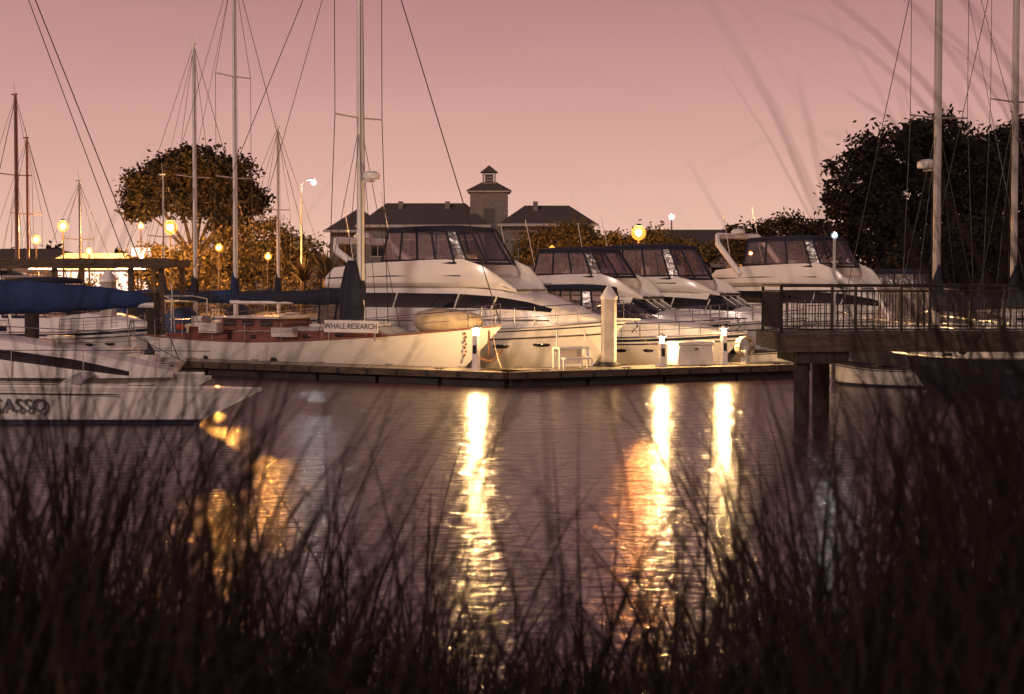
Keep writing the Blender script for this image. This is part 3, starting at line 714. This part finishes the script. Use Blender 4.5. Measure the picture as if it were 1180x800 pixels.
hip(rf,-1.95,-.6,3.5,3.5,9.53,10.35,0,.15,rl=.55)
for sx in (-.5,.5):
    for sy in(-.5,.5): tr.box((-1.95+sx,-.6+sy,10.65),(.14,.14,.9),0)
mb.box((-1.95,-.6,10.2),(1.2,1.2,.16),0); gl.box((-1.95,-.6,10.65),(.7,.7,.7),0); hip(rf,-1.95,-.6,1.3,1.3,11.11,11.75,0,.1,rl=.02)
for z in (10.45,10.7,10.95): tr.box((-1.95,-1.1,z),(.95,.04,.06),0)
gl.box((-1.95,-2.22,7.4),(.9,.06,1.2),0)
for x_ in (-9.5,-5.5,2.0): mb.box((x_,-1,8.2),(.4,.4,.9),0)
mb.obj('walls',['wall'],e,bevel=.02); rf.obj('roofs',['shingle'],e); tr.obj('trim',['trim'],e); gl.obj('windows',['glass'],e)
e=root('event_tent',-24.8,97,1.2)
mb=MB(); hip(mb,0,0,6.0,4,2.5,3.5,0,.2,rl=1.8)
for x_ in (-2.9,-1,1,2.9):
    for y_ in(-1.9,1.9): mb.tube([(x_,y_,0),(x_,y_,2.5)],.06,1,6)
mb.obj('canopy',['tent','steel'],e); mb=MB(); mb.box((0,1.5,1.4),(5.4,.1,2.0),0); mb.obj('glowing_back_wall',['signwallglow'],e)  # back wall emits by itself, standing in for lights inside the tent
e=root('lit_sign',-21.2,93,1.2); mb=MB(); mb.box((0,0,3.5),(1.1,.15,.5),0); mb.obj('panel',['signwallglow'],e); mb=MB(); mb.tube([(-.4,.1,0),(-.4,.1,3.6)],.05,0,6); mb.tube([(.4,.1,0),(.4,.1,3.6)],.05,0,6); mb.obj('posts',['rail'],e)
e=root('boat_shed',-17,66,0)
mb=MB(); mb.box((-2,0,3.75),(11,4.5,.28),0); mb.box((-2,-2.3,3.72),(11.1,.08,.4),1)
for x_ in (-7,-4,-1,2,3.2):
    for y_ in (-2,2): mb.box((x_,y_,1.8),(.2,.2,3.7),1)
mb.obj('roof_and_posts',['shingle','dockw'],e)
mb=MB()
for x_ in (-5.5,-2,1.5): mb.box((x_,0,3.55),(1.2,.12,.06),0)
mb.obj('ceiling_lights',['striplit'],e)
def house(name,x,y,L,W,h,hr,rz=0):
    e=root(name,x,y,1.2,rz); a=MB(); a.box((0,0,h/2),(L,W,h),0); 
    r=MB(); hip(r,0,0,L,W,h+.003,hr,0,.4); g=MB(); k=max(2,int(L/2.5))
    for i in range(k): g.box((-L/2+(i+.5)*L/k,-W/2-.02,h*.55),(1.1,.06,1.1),0)
    a.obj('walls',['wall'],e); r.obj('roof',['shingle'],e); g.obj('windows',['glass'],e)
house('harbour_office',-35,118,12,8,2.9,4.2); house('warehouse',14,125,16,9,4.2,5.8); house('warehouse',-19,125,9,8,3.6,5.0)

# ------------------------------------------------------------------ vegetation
def foliage(mb,blobs,n,ls,rnd,m=0,clump=34):
    tot=sum(b[3]*b[4]+b[3]*b[5] for b in blobs)
    for (cx,cy,cz,rx,ry,rz_) in blobs:
        k=max(3,int(n/clump*(rx*ry+rx*rz_)/tot))
        for _ in range(k):
            u=rnd.uniform(-1,1); a=rnd.uniform(0,2*math.pi); s=math.sqrt(1-u*u); q=rnd.uniform(.45,1.08)**.6
            px,py,pz=cx+rx*q*s*math.cos(a),cy+ry*q*s*math.sin(a),cz+rz_*q*u
            cr=rnd.uniform(.35,.8)*min(1,rx/1.6)
            for _ in range(clump):
                c=Vector((px+rnd.gauss(0,cr*.55),py+rnd.gauss(0,cr*.5),pz+rnd.gauss(0,cr*.38)))
                d1=Vector((rnd.uniform(-1,1),rnd.uniform(-1,1),rnd.uniform(-.6,.9))).normalized()*ls*rnd.uniform(.6,1.3)
                d2=d1.cross(Vector((rnd.uniform(-1,1),rnd.uniform(-1,1),rnd.uniform(-1,1)))).normalized()*ls*.45
                mb.add([c-d1,c+d2,c+d1,c-d2],[(0,1,2,3)],m)
def tree(name,x,y,trunkh,blobs,n=9000,ls=.17,m='leaf',seed=1,tr=.35,z0=1.2):
    rnd=random.Random(seed); e=root(name,x,y,z0)
    t=MB(); base=[Vector((0,0,-.2)),Vector((rnd.uniform(-.2,.2),0,trunkh*.5)),Vector((rnd.uniform(-.3,.3),0,trunkh))]
    t.tube(base,tr,0,9,tr*.65)
    for b in blobs:
        c=Vector(b[:3]); mid=base[2].lerp(c,.5)+Vector((0,0,-.15*b[5])); t.tube([base[2]-Vector((0,0,.3)),mid,c],tr*.42,0,6,tr*.12)
        for _ in range(3):
            d=Vector((rnd.uniform(-1,1)*b[3],rnd.uniform(-1,1)*b[4],rnd.uniform(-.2,.8)*b[5]))*.75; t.tube([mid.lerp(c,.6),c+d],tr*.15,0,5,tr*.04)
    t.obj('trunk_and_limbs',['bark'],e)
    f=MB(); foliage(f,blobs,n,ls,rnd); f.obj('crown',[m],e); return e
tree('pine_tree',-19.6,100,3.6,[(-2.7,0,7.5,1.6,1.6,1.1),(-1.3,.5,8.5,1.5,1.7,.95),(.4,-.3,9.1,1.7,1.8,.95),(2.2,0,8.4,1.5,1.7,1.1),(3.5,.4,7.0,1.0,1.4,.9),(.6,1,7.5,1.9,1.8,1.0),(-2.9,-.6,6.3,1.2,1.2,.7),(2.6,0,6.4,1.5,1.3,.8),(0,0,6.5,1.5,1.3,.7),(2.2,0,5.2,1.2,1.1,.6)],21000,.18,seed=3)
tree('tree',-15.4,97,2.2,[(-1.2,0,3.6,1.6,1.5,1.2),(.6,0,4.2,1.6,1.5,1.3),(2.4,0,3.4,1.5,1.5,1.2),(.3,0,2.4,2.2,1.5,1.0)],9000,.15,'leafw',seed=4)
tree('tree',-19.5,94,1.8,[(-1.2,0,2.8,1.5,1.5,1.1),(1.0,0,2.6,1.6,1.5,1.1)],5000,.15,'leafw',seed=41)
tree('tree',3.0,104,2.2,[(-1.3,0,3.9,1.5,1.4,1.2),(.8,0,4.3,1.7,1.5,1.2),(2.6,0,3.7,1.3,1.4,.9)],7500,.15,'leafw',seed=5)
tree('tree',7.8,101,2.2,[(-1.0,0,3.8,1.4,1.4,1.0),(1.2,0,4.0,1.6,1.5,1.0),(3.4,0,3.4,1.4,1.4,.9)],6500,.15,'leafw',seed=6)
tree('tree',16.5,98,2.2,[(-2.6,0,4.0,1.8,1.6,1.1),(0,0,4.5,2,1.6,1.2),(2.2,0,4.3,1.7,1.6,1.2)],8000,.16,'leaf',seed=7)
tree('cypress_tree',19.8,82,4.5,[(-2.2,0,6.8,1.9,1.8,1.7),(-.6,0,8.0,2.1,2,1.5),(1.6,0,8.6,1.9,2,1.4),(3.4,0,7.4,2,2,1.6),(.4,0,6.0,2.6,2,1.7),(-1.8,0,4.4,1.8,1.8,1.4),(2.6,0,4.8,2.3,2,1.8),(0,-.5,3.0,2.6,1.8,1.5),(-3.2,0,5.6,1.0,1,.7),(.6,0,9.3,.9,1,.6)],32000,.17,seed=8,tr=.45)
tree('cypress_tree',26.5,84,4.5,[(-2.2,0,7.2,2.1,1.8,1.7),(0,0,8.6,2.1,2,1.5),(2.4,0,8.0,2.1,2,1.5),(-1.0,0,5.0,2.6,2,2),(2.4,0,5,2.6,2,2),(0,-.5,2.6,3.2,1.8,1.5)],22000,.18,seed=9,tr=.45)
tree('tree',22.5,78,2.0,[(-2.5,0,3,2,1.5,1.3),(0,0,3.4,2.2,1.5,1.4),(3,0,3.2,2.4,1.5,1.4)],9000,.15,seed=10)
rnd=random.Random(21); mb=MB()
bl=[(x_+rnd.uniform(-.6,.6),93.5+rnd.uniform(-1,1),2.0+rnd.uniform(-.2,.5),1.5,1.0,rnd.uniform(.8,1.3)) for x_ in range(-40,45,2)]
foliage(mb,bl,20000,.15,rnd); mb.obj('shrubs',['leafw'])
mb=MB(); bl=[(x_+rnd.uniform(-1.5,1.5),165+rnd.uniform(-5,5),3.4+rnd.uniform(-.6,1.0),3.6,3,rnd.uniform(2.0,2.8)) for x_ in range(-80,85,4)]
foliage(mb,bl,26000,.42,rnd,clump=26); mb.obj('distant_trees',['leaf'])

def blade(mb,root_,L,th0,az,bend,wd,m=0,seg=9,pw=1.6,umin=None):
    p=Vector(root_); d=Vector((math.cos(az),math.sin(az),0)); sd=Vector((-math.sin(az),math.cos(az),0))
    tw=R.uniform(-.9,.9); sd=(sd*math.cos(tw)+d*math.sin(tw)); vs=[]
    for i in range(seg+1):
        f=i/seg; th=th0+bend*f**pw; ww=wd*(1-f**2.6)*(.6+.4*min(1,f*4))+.0008
        vs+= [p-sd*ww/2,p+sd*ww/2]
        if umin is not None and (p.y<1.3 or p.x/p.y<umin): return None
        p=p+(d*math.sin(th)+Vector((0,0,1))*math.cos(th))*L/seg
    mb.add(vs,[(2*i,2*i+1,2*i+3,2*i+2) for i in range(seg)],m,True)
    return p
def yucca(x,y,z,h,n):
    e=root('yucca_plant',x,y,1.2); t=MB(); t.tube([(0,0,0),(0,0,z)],.18,0,7); t.obj('trunk',['bark'],e)
    b=MB()
    for i in range(n): blade(b,(0,0,z),h*R.uniform(.7,1.1),R.uniform(0,1.3),R.uniform(0,6.28),R.uniform(.1,.9),.12,seg=4)
    b.obj('leaves',['leafw'],e)
yucca(-10.3,90,2.0,1.7,70); yucca(-9.3,91,2.7,1.6,60); yucca(-11.7,91,1.8,1.6,60)

# foreground grass mass
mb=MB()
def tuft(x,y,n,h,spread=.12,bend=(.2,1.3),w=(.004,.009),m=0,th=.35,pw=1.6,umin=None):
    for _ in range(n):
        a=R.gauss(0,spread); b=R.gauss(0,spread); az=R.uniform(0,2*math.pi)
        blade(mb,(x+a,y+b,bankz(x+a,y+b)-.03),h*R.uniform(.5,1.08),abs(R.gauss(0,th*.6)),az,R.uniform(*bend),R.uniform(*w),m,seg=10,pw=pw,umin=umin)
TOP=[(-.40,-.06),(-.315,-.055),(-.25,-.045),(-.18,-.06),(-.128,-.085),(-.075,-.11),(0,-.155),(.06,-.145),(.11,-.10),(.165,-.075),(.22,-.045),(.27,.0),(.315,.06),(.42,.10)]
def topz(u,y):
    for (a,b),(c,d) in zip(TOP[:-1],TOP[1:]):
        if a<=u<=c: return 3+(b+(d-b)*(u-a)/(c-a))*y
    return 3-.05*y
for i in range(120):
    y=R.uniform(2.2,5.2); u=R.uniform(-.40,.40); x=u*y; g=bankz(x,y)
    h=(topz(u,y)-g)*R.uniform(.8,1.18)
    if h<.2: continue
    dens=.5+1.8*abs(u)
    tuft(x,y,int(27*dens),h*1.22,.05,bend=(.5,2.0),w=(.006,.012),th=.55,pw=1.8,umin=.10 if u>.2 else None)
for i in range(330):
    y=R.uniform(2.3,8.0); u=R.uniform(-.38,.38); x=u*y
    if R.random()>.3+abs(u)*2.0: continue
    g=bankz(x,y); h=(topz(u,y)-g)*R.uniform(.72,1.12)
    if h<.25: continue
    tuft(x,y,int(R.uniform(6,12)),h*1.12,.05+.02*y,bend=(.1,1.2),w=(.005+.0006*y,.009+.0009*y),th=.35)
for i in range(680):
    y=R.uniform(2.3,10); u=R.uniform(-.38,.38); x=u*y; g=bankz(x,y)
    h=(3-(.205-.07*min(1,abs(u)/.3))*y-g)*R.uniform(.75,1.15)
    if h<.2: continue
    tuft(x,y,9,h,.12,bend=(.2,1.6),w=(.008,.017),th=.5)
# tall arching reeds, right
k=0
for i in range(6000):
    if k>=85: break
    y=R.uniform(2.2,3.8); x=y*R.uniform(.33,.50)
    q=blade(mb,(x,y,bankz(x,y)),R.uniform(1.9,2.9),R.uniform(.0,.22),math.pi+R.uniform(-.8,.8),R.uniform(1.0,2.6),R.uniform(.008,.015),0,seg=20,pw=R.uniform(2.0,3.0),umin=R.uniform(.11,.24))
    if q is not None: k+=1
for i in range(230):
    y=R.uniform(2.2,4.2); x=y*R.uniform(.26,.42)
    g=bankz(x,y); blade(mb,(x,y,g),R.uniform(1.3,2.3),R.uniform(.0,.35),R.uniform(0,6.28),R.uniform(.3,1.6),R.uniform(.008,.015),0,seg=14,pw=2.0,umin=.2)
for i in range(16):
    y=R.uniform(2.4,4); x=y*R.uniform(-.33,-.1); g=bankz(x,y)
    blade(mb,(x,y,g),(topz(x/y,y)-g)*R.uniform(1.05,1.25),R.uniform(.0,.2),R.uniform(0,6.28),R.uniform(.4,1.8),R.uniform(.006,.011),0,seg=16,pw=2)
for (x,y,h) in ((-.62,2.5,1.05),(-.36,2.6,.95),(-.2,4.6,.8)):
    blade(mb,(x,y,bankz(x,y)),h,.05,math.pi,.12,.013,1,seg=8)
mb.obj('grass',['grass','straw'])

# ------------------------------------------------------------------ world, sun, camera
W=bpy.data.worlds.new('World'); scene.world=W; W.use_nodes=True; nt=W.node_tree; N=nt.nodes; Lk=nt.links; N.clear()
out=N.new('ShaderNodeOutputWorld'); bg=N.new('ShaderNodeBackground'); bg2=N.new('ShaderNodeBackground'); ad=N.new('ShaderNodeAddShader')
tc=N.new('ShaderNodeTexCoord'); sx=N.new('ShaderNodeSeparateXYZ'); cr=N.new('ShaderNodeValToRGB')
Lk.new(tc.outputs['Generated'],sx.inputs[0])
nz=N.new('ShaderNodeTexNoise'); nz.inputs['Scale'].default_value=2.2; nz.inputs['Detail'].default_value=3
mpw=N.new('ShaderNodeMapping'); mpw.inputs['Scale'].default_value=(1,1,5); Lk.new(tc.outputs['Generated'],mpw.inputs[0]); Lk.new(mpw.outputs[0],nz.inputs['Vector'])
ma=N.new('ShaderNodeMath'); ma.operation='MULTIPLY_ADD'; ma.inputs[1].default_value=.05; Lk.new(nz.outputs['Fac'],ma.inputs[0])
ms_=N.new('ShaderNodeMath'); ms_.operation='SUBTRACT'; ms_.inputs[1].default_value=.025; Lk.new(sx.outputs['Z'],ms_.inputs[0]); Lk.new(ms_.outputs[0],ma.inputs[2])
Lk.new(ma.outputs[0],cr.inputs['Fac'])
E=cr.color_ramp.elements
E[0].position=0; E[0].color=(.88,.55,.42,1); E[1].position=1; E[1].color=(.06,.035,.055,1)
for pos,c in ((.06,(.73,.42,.355)),(.12,(.60,.315,.29)),(.175,(.47,.228,.225)),(.35,(.33,.16,.18)),(.6,(.12,.065,.085))):
    q=E.new(pos); q.color=(*c,1)
Lk.new(cr.outputs[0],bg.inputs['Color']); bg.inputs['Strength'].default_value=1.0
sky=N.new('ShaderNodeTexSky'); sky.sky_type='NISHITA'; sky.sun_disc=False; sky.sun_elevation=rad(1); sky.sun_rotation=rad(200)
Lk.new(sky.outputs[0],bg2.inputs['Color']); bg2.inputs['Strength'].default_value=.01
Lk.new(bg.outputs[0],ad.inputs[0]); Lk.new(bg2.outputs[0],ad.inputs[1]); Lk.new(ad.outputs[0],out.inputs['Surface'])
sl=bpy.data.lights.new('boat_fill_sun','SUN'); sl.energy=1.15; sl.angle=rad(9); sl.color=(1,.74,.6)  # soft warm sun added behind the camera to brighten the boats
so=bpy.data.objects.new('boat_fill_sun',sl); COL.objects.link(so); so.rotation_euler=(rad(64),0,rad(-30)); so.location=(0,-10,30)

cd=bpy.data.cameras.new('camera'); cam=bpy.data.objects.new('camera',cd); COL.objects.link(cam); scene.camera=cam
cd.sensor_width=36; cd.lens=57.1; cd.clip_start=.05; cd.clip_end=3000
cam.location=(0,0,3); cam.rotation_euler=(rad(90-2.3),0,0)
cd.dof.use_dof=True; cd.dof.focus_distance=52; cd.dof.aperture_fstop=3.5
scene.view_settings.view_transform='Standard'; scene.view_settings.look='None'; scene.view_settings.exposure=0
